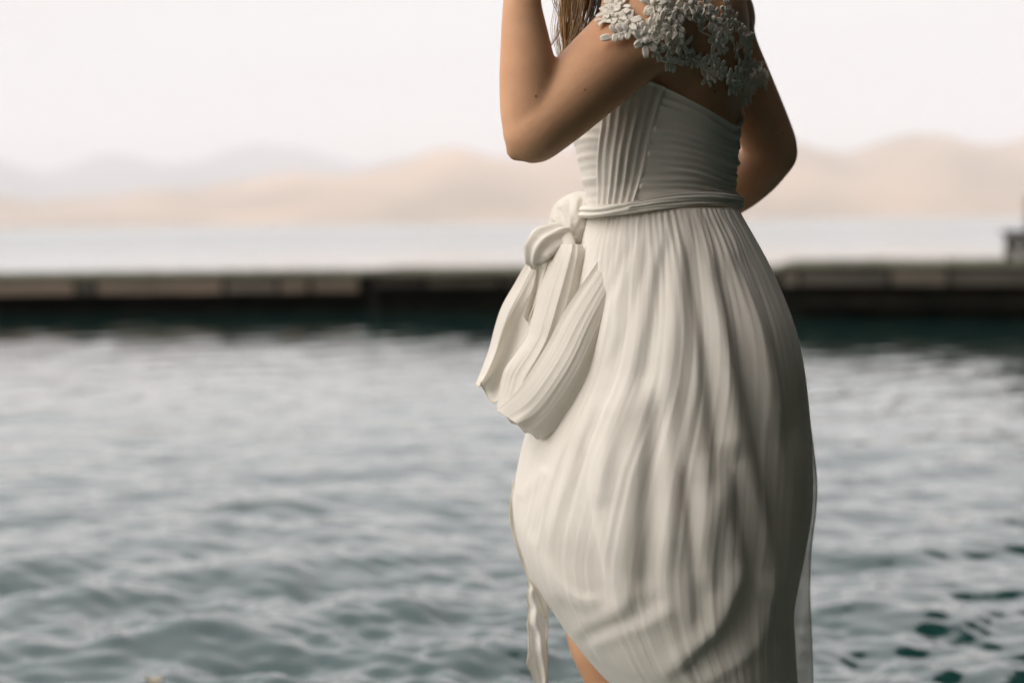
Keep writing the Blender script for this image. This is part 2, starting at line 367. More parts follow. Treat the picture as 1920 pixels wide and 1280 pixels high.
def trow(py):
    """torso outline by photo row: left px, right px, forward distance, width/depth ratio"""
    T = np.array([(-60, 1196, 1372, 2.06, 1.50), (-20, 1150, 1402, 2.06, 1.62), (30, 1126, 1411, 2.06, 1.60), (90, 1108, 1411, 2.06, 1.52), (150, 1094, 1402, 2.06, 1.42), (200, 1082, 1393, 2.06, 1.34),
                  (250, 1078, 1384, 2.06, 1.30), (300, 1088, 1379, 2.06, 1.28), (350, 1100, 1375, 2.06, 1.28), (390, 1106, 1378, 2.06, 1.30), (440, 1100, 1392, 2.06, 1.33), (520, 1098, 1400, 2.06, 1.36), (640, 1120, 1400, 2.06, 1.36)], float)
    return [np.interp(py, T[:, 0], T[:, k]) for k in range(1, 5)]
def torso_pt(py, phi, grow=0.0):
    """phi: 0 front, 90 her right (far), 180 back, -90 her left (near)"""
    l, r, y, k = trow(py)
    ax = (r - l) / 2 / FPX * y; s = ax / np.sqrt((k * .447) ** 2 + .894 ** 2)
    c = P((l + r) / 2, py, y)
    phi = np.asarray(phi, float)
    return c + ((s + grow) * np.cos(phi))[..., None] * FW + ((s * k + grow) * np.sin(phi))[..., None] * RT

# ---- body: one continuous skin
bd = Bag()
th48 = np.linspace(0, 2 * np.pi, 48, endpoint=False)
rows = [torso_pt(py, th48, -.022 if py > 395 else (-.006 if py > 270 else 0)) for py in (640, 580, 520, 440, 390, 350, 300, 250, 200, 150, 120, 90, 60, 30, 5, -20, -42, -60)]
bd.loft(np.array(rows)[:, ::-1])
neck0 = P(1285, -40, 2.07); neck1 = P(1262, -185, 2.07)
bd.tube([neck0 - UP * .05, neck0, (neck0 + neck1) / 2, neck1], [.085, .066, .053, .052], 20)
# shoulders sloping from the neck
shL = P(1205, 22, 1.925); shR = P(1348, 36, 2.19)
bd.tube([neck0 - UP * .015, (neck0 + shL) / 2 + UP * .012, shL], [.06, .056, .058], 20)
bd.tube([neck0 - UP * .015, (neck0 + shR) / 2 + UP * .012, shR], [.06, .056, .056], 20)
# near (left) arm, bent, hand raised to the hair
A = [(1228, 45, 1.94, .060), (1195, 68, 1.915, .0575), (1150, 108, 1.895, .054), (1100, 155, 1.875, .0505), (1050, 203, 1.86, .0465), (1012, 238, 1.85, .0425), (1002, 247, 1.85, .0415)]
bd.tube([P(a, b, c) for a, b, c, d in A], [d for *_, d in A], 24)
F = [(1000, 252, 1.85, .0375), (994, 215, 1.85, .0385), (991, 170, 1.85, .0380), (989, 125, 1.85, .0365), (984, 70, 1.85, .0315), (979, 10, 1.85, .0255), (980, -60, 1.86, .0215), (986, -110, 1.87, .0215)]
bd.tube([P(a, b, c) for a, b, c, d in F], [d for *_, d in F], 22)
bd.ball(P(972, 282, 1.855), (.0165, .018, .0145)); bd.ball(P(1012, 277, 1.852), (.022, .022, .016))
def hand(wrist, d, palm_n, side, curl):
    """palm and five separate bent fingers; d = pointing direction, side = towards the thumb"""
    d = d / np.linalg.norm(d); palm_n = palm_n - d * np.dot(palm_n, d); palm_n /= np.linalg.norm(palm_n)
    s = np.cross(d, palm_n); s *= side
    bd.tube([wrist, wrist + d * .03, wrist + d * .065, wrist + d * .085], [.021, .028, .032, .027], 18, flat=.45, sub=4) if abs(s[1]) < 2 else None
    for i, (off, ln) in enumerate([(.026, .070), (.009, .079), (-.009, .074), (-.026, .058)]):
        p = wrist + d * (.078 - abs(off) * .2) + s * off; pts = [p - d * .02, p]; dd = d.copy()
        for seg, fr_ in ((.45, 1), (.31, 1.2), (.24, .8)):
            an = curl * fr_; dd = dd * math.cos(an) + palm_n * math.sin(an); dd /= np.linalg.norm(dd)
            pts.append(pts[-1] + dd * ln * seg)
        bd.tube(pts, [.0098, .0092, .0086, .0078, .0066], 10, sub=4)
    p = wrist + d * .025 + s * .022
    bd.tube([p, p + d * .022 + s * .018, p + d * .048 + s * .026 + palm_n * .012, p + d * .068 + s * .024 + palm_n * .022], [.013, .0115, .0098, .0078], 10, sub=4)
hand(P(986, -108, 1.87), np.array([.30, .18, .93]), np.array([.85, .35, -.2]), 1, .38)
# far (right) arm, elbow out, hand gathering the skirt in front
A = [(1346, 30, 2.17, .052), (1366, 88, 2.185, .0440), (1392, 150, 2.19, .0430), (1421, 220, 2.195, .0430), (1443, 268, 2.20, .0405), (1449, 285, 2.20, .0385)]
bd.tube([P(a, b, c) for a, b, c, d in A], [d for *_, d in A], 22)
F = [(1450, 288, 2.20, .0375), (1415, 322, 2.225, .0410), (1370, 358, 2.25, .0395), (1300, 395, 2.275, .034), (1230, 425, 2.285, .028), (1165, 440, 2.28, .0235)]
bd.tube([P(a, b, c) for a, b, c, d in F], [d for *_, d in F], 22)
bd.ball(P(1467, 291, 2.20), (.019, .018, .018))
hand(P(1163, 440, 2.278), np.array([-.9, -.36, -.25]), np.array([-.35, -.85, -.3]), 1, .45)
# legs
kneeL = P(1130, 1186, 2.12)
ank = np.array([.235, 2.16, 0.0])
bd.tube([P(1195, 620, 2.04), P(1175, 900, 2.09), kneeL + UP * .09, kneeL, kneeL - UP * .055 + np.array([.013, 0, 0]), (kneeL * .62 + ank * .38) - FW * .012, ank + UP * .06, ank - UP * .02],
        [.088, .078, .061, .0560, .0470, .0490, .034, .034], 24)
hipR = P(1290, 640, 2.14); kneeR = kneeL + RT * .17 - FW * .05; ankR = ank + RT * .18 - FW * .10
bd.tube([hipR, (hipR + kneeR) / 2, kneeR + UP * .09, kneeR, kneeR - UP * .05, (kneeR * .62 + ankR * .38) - FW * .012, ankR + UP * .06, ankR - UP * .02],
        [.088, .078, .061, .0555, .0500, .0520, .034, .034], 24)
for a in (ank, ankR):
    z0 = np.array([a[0], a[1], -.08])
    bd.tube([z0 - FW * .05 + UP * .036, z0 + UP * .042, z0 + FW * .08 + UP * .033, z0 + FW * .145 + UP * .022], [.031, .036, .033, .022], 18, flat=1.0)
    for i in range(5):
        q = z0 + FW * (.15 - .012 * i) + RT * (-.026 + .0135 * i) * (1 if a is ankR else -1) + UP * .011
        bd.tube([q, q + FW * .018, q + FW * .032 - UP * .002], [.0105, .010, .0085], 8, sub=3)
# head, turned the way she faces, out of the picture's top
HC = P(1238, -300, 2.06); rot = np.stack([FW, RT, UP], 1)
bd.ball(HC + UP * .02, (.098, .077, .105), rot, 24)
bd.ball(HC + FW * .028 - UP * .048, (.068, .058, .078), rot, 20)
bd.tube([HC + FW * .088 + UP * .012, HC + FW * .106 - UP * .018, HC + FW * .112 - UP * .030], [.008, .011, .012], 10, sub=3)
bd.ball(HC + FW * .085 - UP * .062, (.016, .024, .010), rot, 12); bd.ball(HC + FW * .080 - UP * .098, (.020, .026, .020), rot, 12)
for s in (-1, 1):
    bd.ball(HC + FW * .078 + RT * .032 * s + UP * .008, (.014, .017, .012), rot, 12)
    bd.ball(HC + FW * .086 + RT * .032 * s + UP * .026, (.012, .022, .007), rot, 12)
    bd.ball(HC - FW * .005 + RT * .078 * s - UP * .010, (.018, .009, .031), rot, 12)
# nose tip / lobes are welded into one skin
tmp = bd.build('raw', None)
md = tmp.modifiers.new('r', 'REMESH'); md.mode = 'VOXEL'; md.voxel_size = .0042
m2 = tmp.modifiers.new('s', 'SMOOTH'); m2.factor = .5; m2.iterations = 9
dg = bpy.context.evaluated_depsgraph_get(); me = bpy.data.meshes.new_from_object(tmp.evaluated_get(dg))
bpy.data.objects.remove(tmp)
me.materials.clear(); me.materials.append(SKIN); me.polygons.foreach_set('use_smooth', [True] * len(me.polygons))
body = bpy.data.objects.new('body', me); COL.objects.link(body)
MW = np.array(woman.location)
def under(o, parent=woman):
    """parent o while keeping its world-built vertices in place"""
    o.parent = parent; o.matrix_parent_inverse = Matrix.Translation(-woman.location) if parent is woman else Matrix.Identity(4)
    return o
under(body)
bm_ = bmesh.new(); bm_.from_mesh(me); BV = BVHTree.FromBMesh(bm_); bm_.free()

# ---- folds drawn on cloth: polylines in photo pixels, (kind, amplitude m, width px, points)
def smooth01(t): t = np.clip(t, 0, 1); return t * t * (3 - 2 * t)
def fold_disp(px, py, folds):
    out_ = np.zeros_like(px)
    for amp, wl, wr, pts in folds:
        q = spline(np.array(pts, float), 8); seg = np.diff(q, axis=0); ln_ = np.linalg.norm(seg, axis=1); cum = np.concatenate([[0], np.cumsum(ln_)])
        lo = q.min(0) - 3.2 * max(wl, wr); hi = q.max(0) + 3.2 * max(wl, wr)
        idx = np.nonzero((px > lo[0]) & (px < hi[0]) & (py > lo[1]) & (py < hi[1]))[0]
        if not len(idx): continue
        X, Y = px[idx], py[idx]; best = np.full(len(idx), 1e9); sg = np.zeros(len(idx)); tt = np.zeros(len(idx))
        for k in range(len(seg)):
            u = np.clip(((X - q[k, 0]) * seg[k, 0] + (Y - q[k, 1]) * seg[k, 1]) / (ln_[k] ** 2 + 1e-9), 0, 1)
            dx, dy = X - q[k, 0] - u * seg[k, 0], Y - q[k, 1] - u * seg[k, 1]; d = np.hypot(dx, dy)
            m = d < best; best[m] = d[m]; tt[m] = (cum[k] + u[m] * ln_[k]) / cum[-1]
            # right-hand side of a line drawn downwards has smaller x -> sign by cross product
            sg[m] = np.sign(seg[k, 0] * dy[m] - seg[k, 1] * dx[m])
        wv = np.where(sg > 0, wl, wr)          # drawn downwards: sg > 0 is the left side in the photo
        out_[idx] += amp * np.exp(-(best / wv) ** 2) * smooth01(tt / .18) * smooth01((1 - tt) / .18)
    return out_
def vnoise(p, scale, seed=0):
    """smooth pseudo-noise from summed sines"""
    r = np.random.default_rng(seed); o = np.zeros(p.shape[:-1])
    for k in range(9):
        d = r.normal(size=3); d /= np.linalg.norm(d); o += np.sin(p @ d * scale * (.6 + 1.2 * r.random()) + r.random() * 6.28)
    return o / 4.5

# ---- bodice
NPH = 720
phi = np.linspace(-np.pi, np.pi, NPH, endpoint=False)
apx = np.degrees(np.abs(phi))
top_py = np.interp(apx, [0, 30, 60, 80, 95, 105, 120, 140, 160, 180], [168, 140, 140, 152, 160, 166, 184, 210, 232, 246])
top_py = np.convolve(np.concatenate([top_py[-20:], top_py, top_py[:20]]), np.ones(41) / 41, 'valid')
NV = 170; vv = np.linspace(0, 1, NV)
PY = top_py[None, :] + (392 - top_py[None, :]) * vv[:, None]; PH = np.repeat(phi[None, :], NV, 0)
def torso_grid(PY, PH, grow):
    l, r, y, k = trow(PY.ravel()); ax = (r - l) / 2 / FPX * y; s = ax / np.sqrt((k * .447) ** 2 + .894 ** 2)
    c = P((l + r) / 2, PY.ravel(), y); ph = PH.ravel(); gr = np.ravel(grow) if np.ndim(grow) else grow
    return (c + ((s + gr) * np.cos(ph))[:, None] * FW + ((s * k + gr) * np.sin(ph))[:, None] * RT).reshape(PY.shape + (3,))
base = torso_grid(PY, PH, .004)
bx_, by_ = proj(base)
rb = np.random.default_rng(5)
edge = np.interp(by_, [160, 200, 260, 320, 385], [1246, 1236, 1222, 1206, 1188])     # seam between fan pleats and side panel
edge0 = np.interp(by_, [160, 240, 300, 385], [1128, 1126, 1122, 1118])
camside = (PH < R_(25)) | (PH > R_(165))
uf = (bx_ - edge0) / (edge - edge0) + .02 * np.sin(by_ * .035 + bx_ * .02)
g_ = np.zeros_like(bx_)
for k, (u0, wd, am) in enumerate([(.04, .045, .0042), (.17, .05, .0030), (.33, .05, .0040), (.47, .055, .0036), (.64, .05, .0040), (.80, .05, .0032), (.97, .045, .0052)]):
    g_ += am * np.exp(-((uf - u0) / wd) ** 2)
fan = camside * smooth01((uf + .03) / .05) * smooth01((1.05 - uf) / .05)
# side/back panel: slanting crosswise pleats
sv = vv[:, None] + .018 * np.sin(bx_ * .035) + .014 * np.sin(bx_ * .011 + 2)
cross = np.zeros_like(bx_)
pos = np.cumsum(.045 + .05 * rb.random(16)); 
for k, p0 in enumerate(pos):
    if p0 > .97: break
    slope = .10 * math.sin(k * 1.7); wd = .013 + .012 * rb.random(); am = (.0016 + .0024 * rb.random())
    dv = sv - p0 - slope * (bx_ - 1300) / 300
    cross += am * np.exp(-(dv / np.where(dv < 0, wd, wd * 1.9)) ** 2) * (.6 + .4 * np.sin(bx_ * .02 + k * 2.1))
cross += .0006 * np.sin(sv * 95 + bx_ * .02)
disp = fan * g_ * (.75 + .25 * np.sin(by_ * .03 + 9 * uf)) + (1 - fan) * cross * np.where(bx_ < edge0, .4, 1.15) + .003 * np.exp(-(vv[:, None] / .02) ** 2) + .0015 * (uf > 1.0) * camside
bod = torso_grid(PY, PH, .004 + disp)
lip = torso_grid(PY[:1], PH[:1], -.014)
bod = np.concatenate([lip, bod])
bodice = under(mesh_obj('bodice', bod, grid_faces(NV + 1, NPH, True), CHIFFON))

# ---- waistband: a folded band, twisted into cords at the front
NB = 46; vb = np.linspace(0, 1, NB)[:, None]
wx_, _ = proj(torso_grid(np.full((1, NPH), 388.), PH[:1], .008)); wx_ = wx_[0]
nearm = (phi < R_(20)) | (phi > R_(170))
ut = np.where(nearm, np.interp(wx_, [1100, 1180, 1215, 1260, 1330, 1378], [384, 383, 373, 366, 362, 366]), 368)
ub = np.where(nearm, np.interp(wx_, [1100, 1180, 1215, 1260, 1330, 1378], [408, 401, 397, 391, 387, 392]), 394)
ker = np.ones(61) / 61
ut = np.convolve(np.concatenate([ut[-30:], ut, ut[:30]]), ker, 'valid'); ub = np.convolve(np.concatenate([ub[-30:], ub, ub[:30]]), ker, 'valid')
PYb = ut[None, :] + (ub - ut)[None, :] * vb
tw = np.where(nearm, smooth01((1192 - wx_) / 16), 0)[None, :]
bulge = .0055 * np.sin(np.pi * vb) ** .35
cords = .0040 * (np.abs(np.sin(np.pi * 2 * (vb + .10 * np.sin(wx_ * .06)[None, :]))) - .35)
flatf = .0010 * np.sin(vb * 13 + wx_[None, :] * .012) + .0008 * np.sin(vb * 27 - wx_[None, :] * .03)
knot = np.where(nearm, np.exp(-((wx_ - 1184) / 9) ** 2), 0)[None, :] * .003 * np.sin(np.pi * vb)
band = torso_grid(PYb, np.repeat(phi[None, :], NB, 0), .009 + bulge * 1.0 + tw * cords + (1 - tw) * flatf + knot)
lo_ = torso_grid(PYb[-1:], phi[None, :], .001); hi_ = torso_grid(PYb[:1], phi[None, :], .001)
waistband = under(mesh_obj('waistband', np.concatenate([hi_, band, lo_]), grid_faces(NB + 2, NPH, True), CHIFFON))

# ---- skirt
SK = np.array([(392, 1106, 1380, 2.06, .128), (420, 1098, 1395, 2.06, .142), (470, 1086, 1424, 2.06, .165), (520, 1075, 1449, 2.065, .185), (600, 1060, 1481, 2.07, .212), (680, 1040, 1501, 2.08, .232),
               (760, 1005, 1512, 2.09, .246), (830, 978, 1518, 2.09, .252), (930, 959, 1520, 2.09, .252), (1000, 966, 1512, 2.09, .246), (1070, 990, 1497, 2.085, .236), (1130, 1027, 1487, 2.08, .222), (1175, 1056, 1488, 2.08, .212),
               (1205, 1080, 1490, 2.08, .204), (1240, 1110, 1492, 2.08, .194), (1280, 1150, 1494, 2.08, .180), (1330, 1210, 1490, 2.09, .160), (1390, 1290, 1470, 2.10, .11)], float)
NR, NC = 560, 900
SKi = spline(SK, 40); tq = np.linspace(0, len(SKi) - 1, NR); SKi = np.stack([np.interp(tq, np.arange(len(SKi)), SKi[:, k]) for k in range(5)], 1)
ths = np.linspace(0, 2 * np.pi, NC, endpoint=False)
wgt = 1 + .9 * np.clip(-np.sin(ths), 0, 1); cs = np.cumsum(wgt); ths = (cs - cs[0]) / (cs[-1] - cs[0] + wgt[0]) * 2 * np.pi     # finer towards the camera
C0 = P((SKi[:, 1] + SKi[:, 2]) / 2, SKi[:, 0], SKi[:, 3]); AX = (SKi[:, 2] - SKi[:, 1]) / 2 / FPX * SKi[:, 3]; BX = SKi[:, 4]
def skirt_pts(g):
    ca, sa = np.cos(ths)[None, :], np.sin(ths)[None, :]
    q = np.zeros((NR, NC, 3)); nx = ca / AX[:, None]; ny = sa / BX[:, None]; nn = np.hypot(nx, ny)
    q[..., 0] = C0[:, :1] + AX[:, None] * ca + g * nx / nn; q[..., 1] = C0[:, 1:2] + BX[:, None] * sa + g * ny / nn; q[..., 2] = C0[:, 2:3]
    return q
sk0 = skirt_pts(0); spx, spy = proj(sk0); front = np.repeat((np.sin(ths) < .15)[None, :], NR, 0)
# (amp, width left, width right, points drawn downwards)
FOLDS = [
    (.0060, 30, 13, [(1165, 410), (1118, 506), (1064, 590), (1010, 690)]),
    (.0035, 16, 10, [(1188, 405), (1150, 510), (1108, 600), (1068, 690), (1020, 800)]),
    (-.0030, 9, 11, [(1190, 440), (1156, 524), (1118, 593), (1081, 681), (1040, 752)]),
    (.0050, 20, 10, [(1215, 405), (1172, 520), (1130, 640), (1090, 740), (1052, 833), (1019, 930), (985, 1010)]),
    (.0048, 17, 10, [(1228, 405), (1200, 500), (1172, 600), (1142, 690), (1112, 775), (1085, 830), (1062, 908), (1036, 990), (1026, 1040)]),
    (-.0032, 9, 10, [(1224, 420), (1209, 493), (1187, 565), (1165, 640), (1131, 718), (1124, 790)]),
    (.0055, 22, 12, [(1248, 405), (1226, 500), (1210, 590), (1186, 690), (1160, 790), (1135, 880), (1122, 980)]),
    (-.0040, 10, 13, [(1258, 420), (1236, 524), (1224, 600), (1209, 690), (1196, 760)]),
    (.0075, 18, 18, [(1278, 405), (1274, 500), (1268, 590), (1259, 680), (1255, 780), (1253, 900), (1251, 1020), (1248, 1130)]),
    (-.0135, 17, 24, [(1290, 410), (1307, 530), (1325, 635), (1338, 734), (1350, 860), (1352, 940)]),
    (.0080, 26, 20, [(1312, 405), (1336, 500), (1356, 600), (1368, 700), (1372, 800), (1366, 900), (1350, 980), (1338, 1040)]),
    (-.0160, 18, 30, [(1326, 410), (1364, 536), (1390, 640), (1410, 740), (1436, 850), (1460, 950), (1484, 1080)]),
    (.0080, 22, 18, [(1350, 405), (1398, 520), (1430, 620), (1450, 720), (1464, 840)]),
    (-.0085, 12, 20, [(1366, 425), (1427, 564), (1460, 660), (1483, 760), (1496, 880)]),
    (.0090, 60, 16, [(1215, 690), (1206, 800), (1196, 880), (1189, 985), (1180, 1090), (1160, 1170)]),
    (-.0085, 22, 28, [(1228, 720), (1222, 860), (1216, 960), (1212, 1060), (1208, 1150)]),
    (-.0065, 30, 9, [(1090, 800), (1098, 921), (1113, 1005), (1130, 1080), (1156, 1150)]),
    (.0040, 16, 16, [(1142, 730), (1136, 850), (1126, 960)]),
    (-.0060, 11, 16, [(1286, 860), (1296, 975), (1302, 1044), (1310, 1139), (1312, 1210)]),
    (.0060, 20, 18, [(1318, 840), (1322, 960), (1318, 1030), (1324, 1120)]),
    (-.0110, 18, 30, [(1370, 820), (1394, 958), (1412, 1040), (1428, 1120)]),
    (.0065, 22, 13, [(1394, 1040), (1352, 1163), (1319, 1198), (1276, 1238), (1226, 1280)]),
    (-.0130, 13, 42, [(1420, 1080), (1366, 1185), (1328, 1225), (1280, 1272)]),
    (.0060, 18, 14, [(1460, 1060), (1432, 1180), (1380, 1240), (1290, 1292)]),
    (.0030, 18, 13, [(1214, 1090), (1158, 1145), (1112, 1170), (1060, 1190)]),
    (-.0030, 14, 16, [(1256, 1105), (1190, 1158), (1134, 1178), (1078, 1200)]),
    (.0030, 17, 14, [(1276, 1130), (1222, 1164), (1154, 1190), (1090, 1218)]),
    (.0040, 16, 10, [(985, 985), (1012, 1040), (1045, 1090), (1085, 1122), (1140, 1128)]),
    (.0030, 14, 10, [(972, 960), (1000, 1040), (1030, 1095), (1062, 1140)]),
    (.0030, 12, 11, [(962, 936), (990, 912), (1030, 874)]),
]
g = np.where(front, fold_disp(spx.ravel(), spy.ravel(), [(a, l * 1.15, r * 1.2, q) for a, l, r, q in FOLDS]).reshape(NR, NC), 0) * .72
vrow = np.linspace(0, 1, NR)[:, None]
ph_ = ths[None, :]
gather = np.zeros((NR, NC))
for k in range(14):
    n = rb.integers(26, 90); gather += np.sin(n * ph_ + rb.random() * 6.28 + 1.5 * np.sin(3 * ph_ + k)) 
gather *= .00035 * np.exp(-vrow * 9) * smooth01(vrow / .012) + .00001
backf = np.zeros((NR, NC))
for n, a in ((9, .008), (14, .006), (23, .004)): backf += a * np.sin(n * ph_ + n + .5 * np.sin(2 * ph_ + 3 * vrow)) * smooth01(vrow / .15)
g = g + gather + backf * np.clip(np.sin(ph_) * 2.5 + .2, 0, 1)
uu = np.clip((spx - SKi[:, 1:2]) / (SKi[:, 2:3] - SKi[:, 1:2]), 0, 1)
sflow = uu + .17 * np.minimum(vrow / .42, 1.25) * (1 - uu) ** .7 + .010 * np.sin(vrow * 9 + uu * 7)
def ridge1(s_, f, seed):
    r = np.random.default_rng(seed); o = np.zeros_like(s_)
    for k in range(4): o += 1 - np.abs(np.sin(s_ * f * (.55 + .5 * k * .6) + r.random() * 6.28 + .8 * np.sin(s_ * f * .21 + r.random() * 6.28)))
    return o / 4 - .36
crease = .0027 * ridge1(sflow, 34, 1) * (.45 + .55 * np.sin(vrow * 7 + sflow * 9) ** 2) + .0014 * ridge1(sflow, 78, 2) * (.4 + .6 * np.sin(vrow * 11 + sflow * 17 + 1) ** 2) + .0005 * ridge1(sflow, 170, 3)
g = g + np.where(front, crease, 0) * smooth01(vrow / .03) * (1 - .95 * smooth01((vrow - .70) / .2))
nmb = vnoise(sk0 * np.array([1, 1, .45]), 20, 4) * .0020 + vnoise(sk0 * np.array([1, 1, .35]), 60, 8) * .0004
g = g + nmb * smooth01(vrow / .1)
g = g * (1 - .75 * np.clip(np.abs(np.cos(ths))[None, :] - .93, 0, .07) / .07)
skv = skirt_pts(g)
skirt = under(mesh_obj('skirt', skv, grid_faces(NR, NC, True), CHIFFON))
def sub_of(o, parent):
    o.parent = parent; o.matrix_parent_inverse = parent.matrix_parent_inverse.inverted() @ Matrix.Identity(4)
    o.matrix_parent_inverse = Matrix.Identity(4); return o

# ---- gathered cloth at the front: shells lofted row by row (left px, right px, forward distance, half depth)
def shell(name, rows_, folds, mat, nr=160, nc=260, seed=1, amp=.0016, hem=None, hem_wave=0.0, parent=skirt, noise_scale=34, ridged=0.0):
    K = spline(np.array(rows_, float), 24); tq = np.linspace(0, len(K) - 1, nr); K = np.stack([np.interp(tq, np.arange(len(K)), K[:, k]) for k in range(5)], 1)
    th = np.linspace(0, 2 * np.pi, nc, endpoint=False); ca, sa = np.cos(th)[None, :], np.sin(th)[None, :]
    c = P((K[:, 1] + K[:, 2]) / 2, K[:, 0], K[:, 3]); ax = (K[:, 2] - K[:, 1]) / 2 / FPX * K[:, 3]; b = K[:, 4]
    def mk(gg):
        nx = ca / ax[:, None]; ny = sa / b[:, None]; nn = np.hypot(nx, ny); q = np.zeros((nr, nc, 3))
        q[..., 0] = c[:, :1] + ax[:, None] * ca + gg * nx / nn; q[..., 1] = c[:, 1:2] + b[:, None] * sa + gg * ny / nn; q[..., 2] = c[:, 2:3]
        return q
    q0 = mk(0); px, py = proj(q0)
    gg = np.where(np.repeat(sa < .2, nr, 0), fold_disp(px.ravel(), py.ravel(), folds).reshape(nr, nc), 0)
    gg = gg + amp * vnoise(q0 * np.array([1, 1, .6]), noise_scale, seed)
    gg = gg * (1 - .7 * np.clip(np.abs(ca) - .92, 0, .08) / .08)
    q = mk(gg)
    if hem_wave:
        v = np.linspace(0, 1, nr)[:, None] ** 5
        q[..., 0] += v * hem_wave * .4 * np.sin(5 * th + 1); q[..., 1] += v * hem_wave * np.sin(7 * th)
        q[..., 2] += v * hem_wave * (np.sin(4 * th + .6) * .7 + np.sin(9 * th) * .35)
    if ridged:
        r_ = (1 - np.abs(vnoise(q * np.array([1, 1, .8]), 42, seed + 40)) * 1.3) * ridged + (1 - np.abs(vnoise(q, 95, seed + 50)) * 1.3) * ridged * .35
        cc = q.mean(1, keepdims=True); dd = q - cc; dd /= np.linalg.norm(dd, axis=-1, keepdims=True) + 1e-9; q = q + dd * r_[..., None]
    o = mesh_obj(name, q, grid_faces(nr, nc, True), mat); sub_of(o, parent)
    if hem is not None:
        hb = Bag(); rp = q[-1]; n = len(rp); tan = np.roll(rp, -1, 0) - np.roll(rp, 1, 0); tan /= np.linalg.norm(tan, axis=1)[:, None] + 1e-9
        u = np.cross(tan, UP); u /= np.linalg.norm(u, axis=1)[:, None] + 1e-9; v = np.cross(tan, u); a = np.linspace(0, 6.283, 6, endpoint=False)
        rings = rp[:, None, :] + hem * (np.cos(a)[None, :, None] * u[:, None] + np.sin(a)[None, :, None] * v[:, None])
        f = [(i * 6 + j, i * 6 + (j + 1) % 6, ((i + 1) % n) * 6 + (j + 1) % 6, ((i + 1) % n) * 6 + j) for i in range(n) for j in range(6)]
        hb.add(rings, f); sub_of(hb.build('hem', HEM), parent)
    return o
def patch(name, A, B, disp, mat, nt=120, nu=160, parent=skirt, fold=(0.0, 0.0), hem=None, hems_at=()):
    """cloth stretched between two edges A and B (px, py, distance); disp(u, t, px, py) -> distance change; fold turns the rims back"""
    A = spline(np.array(A, float), 16); B = spline(np.array(B, float), 16)
    rs = lambda q: np.stack([np.interp(np.linspace(0, len(q) - 1, nt), np.arange(len(q)), q[:, k]) for k in range(3)], 1)
    A, B = rs(A), rs(B); t = np.linspace(0, 1, nt)[:, None]
    f0, f1 = fold; u = np.concatenate([-np.linspace(1, 0, 24, endpoint=False) * (f0 > 0), np.linspace(0, 1, nu), 1 + np.linspace(0, 1, 25)[1:] * (f1 > 0)])[None, :]
    if not f0: u = u[:, 24:]
    if not f1: u = u[:, :-24]
    ui = np.where(u < 0, -u * .30, np.where(u > 1, 1 - (u - 1) * .30, u))
    px = A[:, :1] + (B[:, :1] - A[:, :1]) * ui; py = A[:, 1:2] + (B[:, 1:2] - A[:, 1:2]) * ui; y = A[:, 2:3] + (B[:, 2:3] - A[:, 2:3]) * ui
    back = np.where(u < 0, f0 * np.sqrt(np.clip(-u, 0, 1)), np.where(u > 1, f1 * np.sqrt(np.clip(u - 1, 0, 1)), 0)) + .35 * f0 * np.exp(-np.clip(u, 0, 9) / .04) * (u >= 0) * 0
    dx, dyy, dd = disp(ui, t, px, py)
    q = P(px + dx, py + dyy, y + dd + back)
    o = mesh_obj(name, q, grid_faces(q.shape[0], q.shape[1]), mat); sub_of(o, parent)
    for e in hems_at:
        line = q[-1] if e == 'end' else (q[:, 0] if e == 'A' else q[:, -1])
        hb = Bag(); hb.tube(line, np.full(len(line), hem), 6, sub=1, round_end=False); sub_of(hb.build('hem', HEM), parent)
    return o
def rid(s_, f, seed):
    r = np.random.default_rng(seed); o = 0
    for k in range(4): o = o + 1 - np.abs(np.sin(s_ * f * (.6 + .33 * k) + r.random() * 6.28 + .7 * np.sin(s_ * f * .23 + r.random() * 6)))
    return o / 4 - .36
# outer flounce hanging from the knot, its rolled hem curling at the bottom
def d1(u, t, px, py):
    v = t ** 1.6
    return (6 * v * np.sin(u * 9 + .8) , 9 * t ** 6 * np.sin(u * 10.5 + 1.2) + 2 * t ** 6 * np.sin(u * 23), .026 * v * np.sin(u * 10.5 + 2.6) - .004 * rid(u + .12 * t, 10, 4) - .0008 * rid(u, 40, 5) + .004 * np.sin(t * 9 + u * 4))
patch('flounce', [(1012, 468, 2.06), (986, 495, 2.06), (962, 535, 2.06), (939, 575, 2.06), (925, 615, 2.06), (915, 650, 2.06), (901, 685, 2.06), (888, 710, 2.06)],
      [(1066, 468, 2.05), (1056, 520, 2.04), (1040, 570, 2.035), (1022, 620, 2.03), (1000, 670, 2.03), (978, 712, 2.03), (958, 742, 2.03), (944, 762, 2.035)], d1, FLOAT, fold=(.03, 0), hem=.0011, hems_at=('end',))
# a narrow turned-over edge beside it
patch('flounce_edge', [(1006, 476, 2.035), (1004, 515, 2.035), (996, 550, 2.035), (982, 590, 2.035)], [(1046, 470, 2.03), (1034, 515, 2.028), (1022, 560, 2.025), (1004, 618, 2.025)],
      lambda u, t, px, py: (4 * t * np.sin(u * 7), 9 * t ** 5 * np.sin(u * 9 + .5), .010 * t * np.sin(u * 9) - .003 * rid(u, 20, 9)), FLOAT, nt=90, nu=60, fold=(.012, 0))
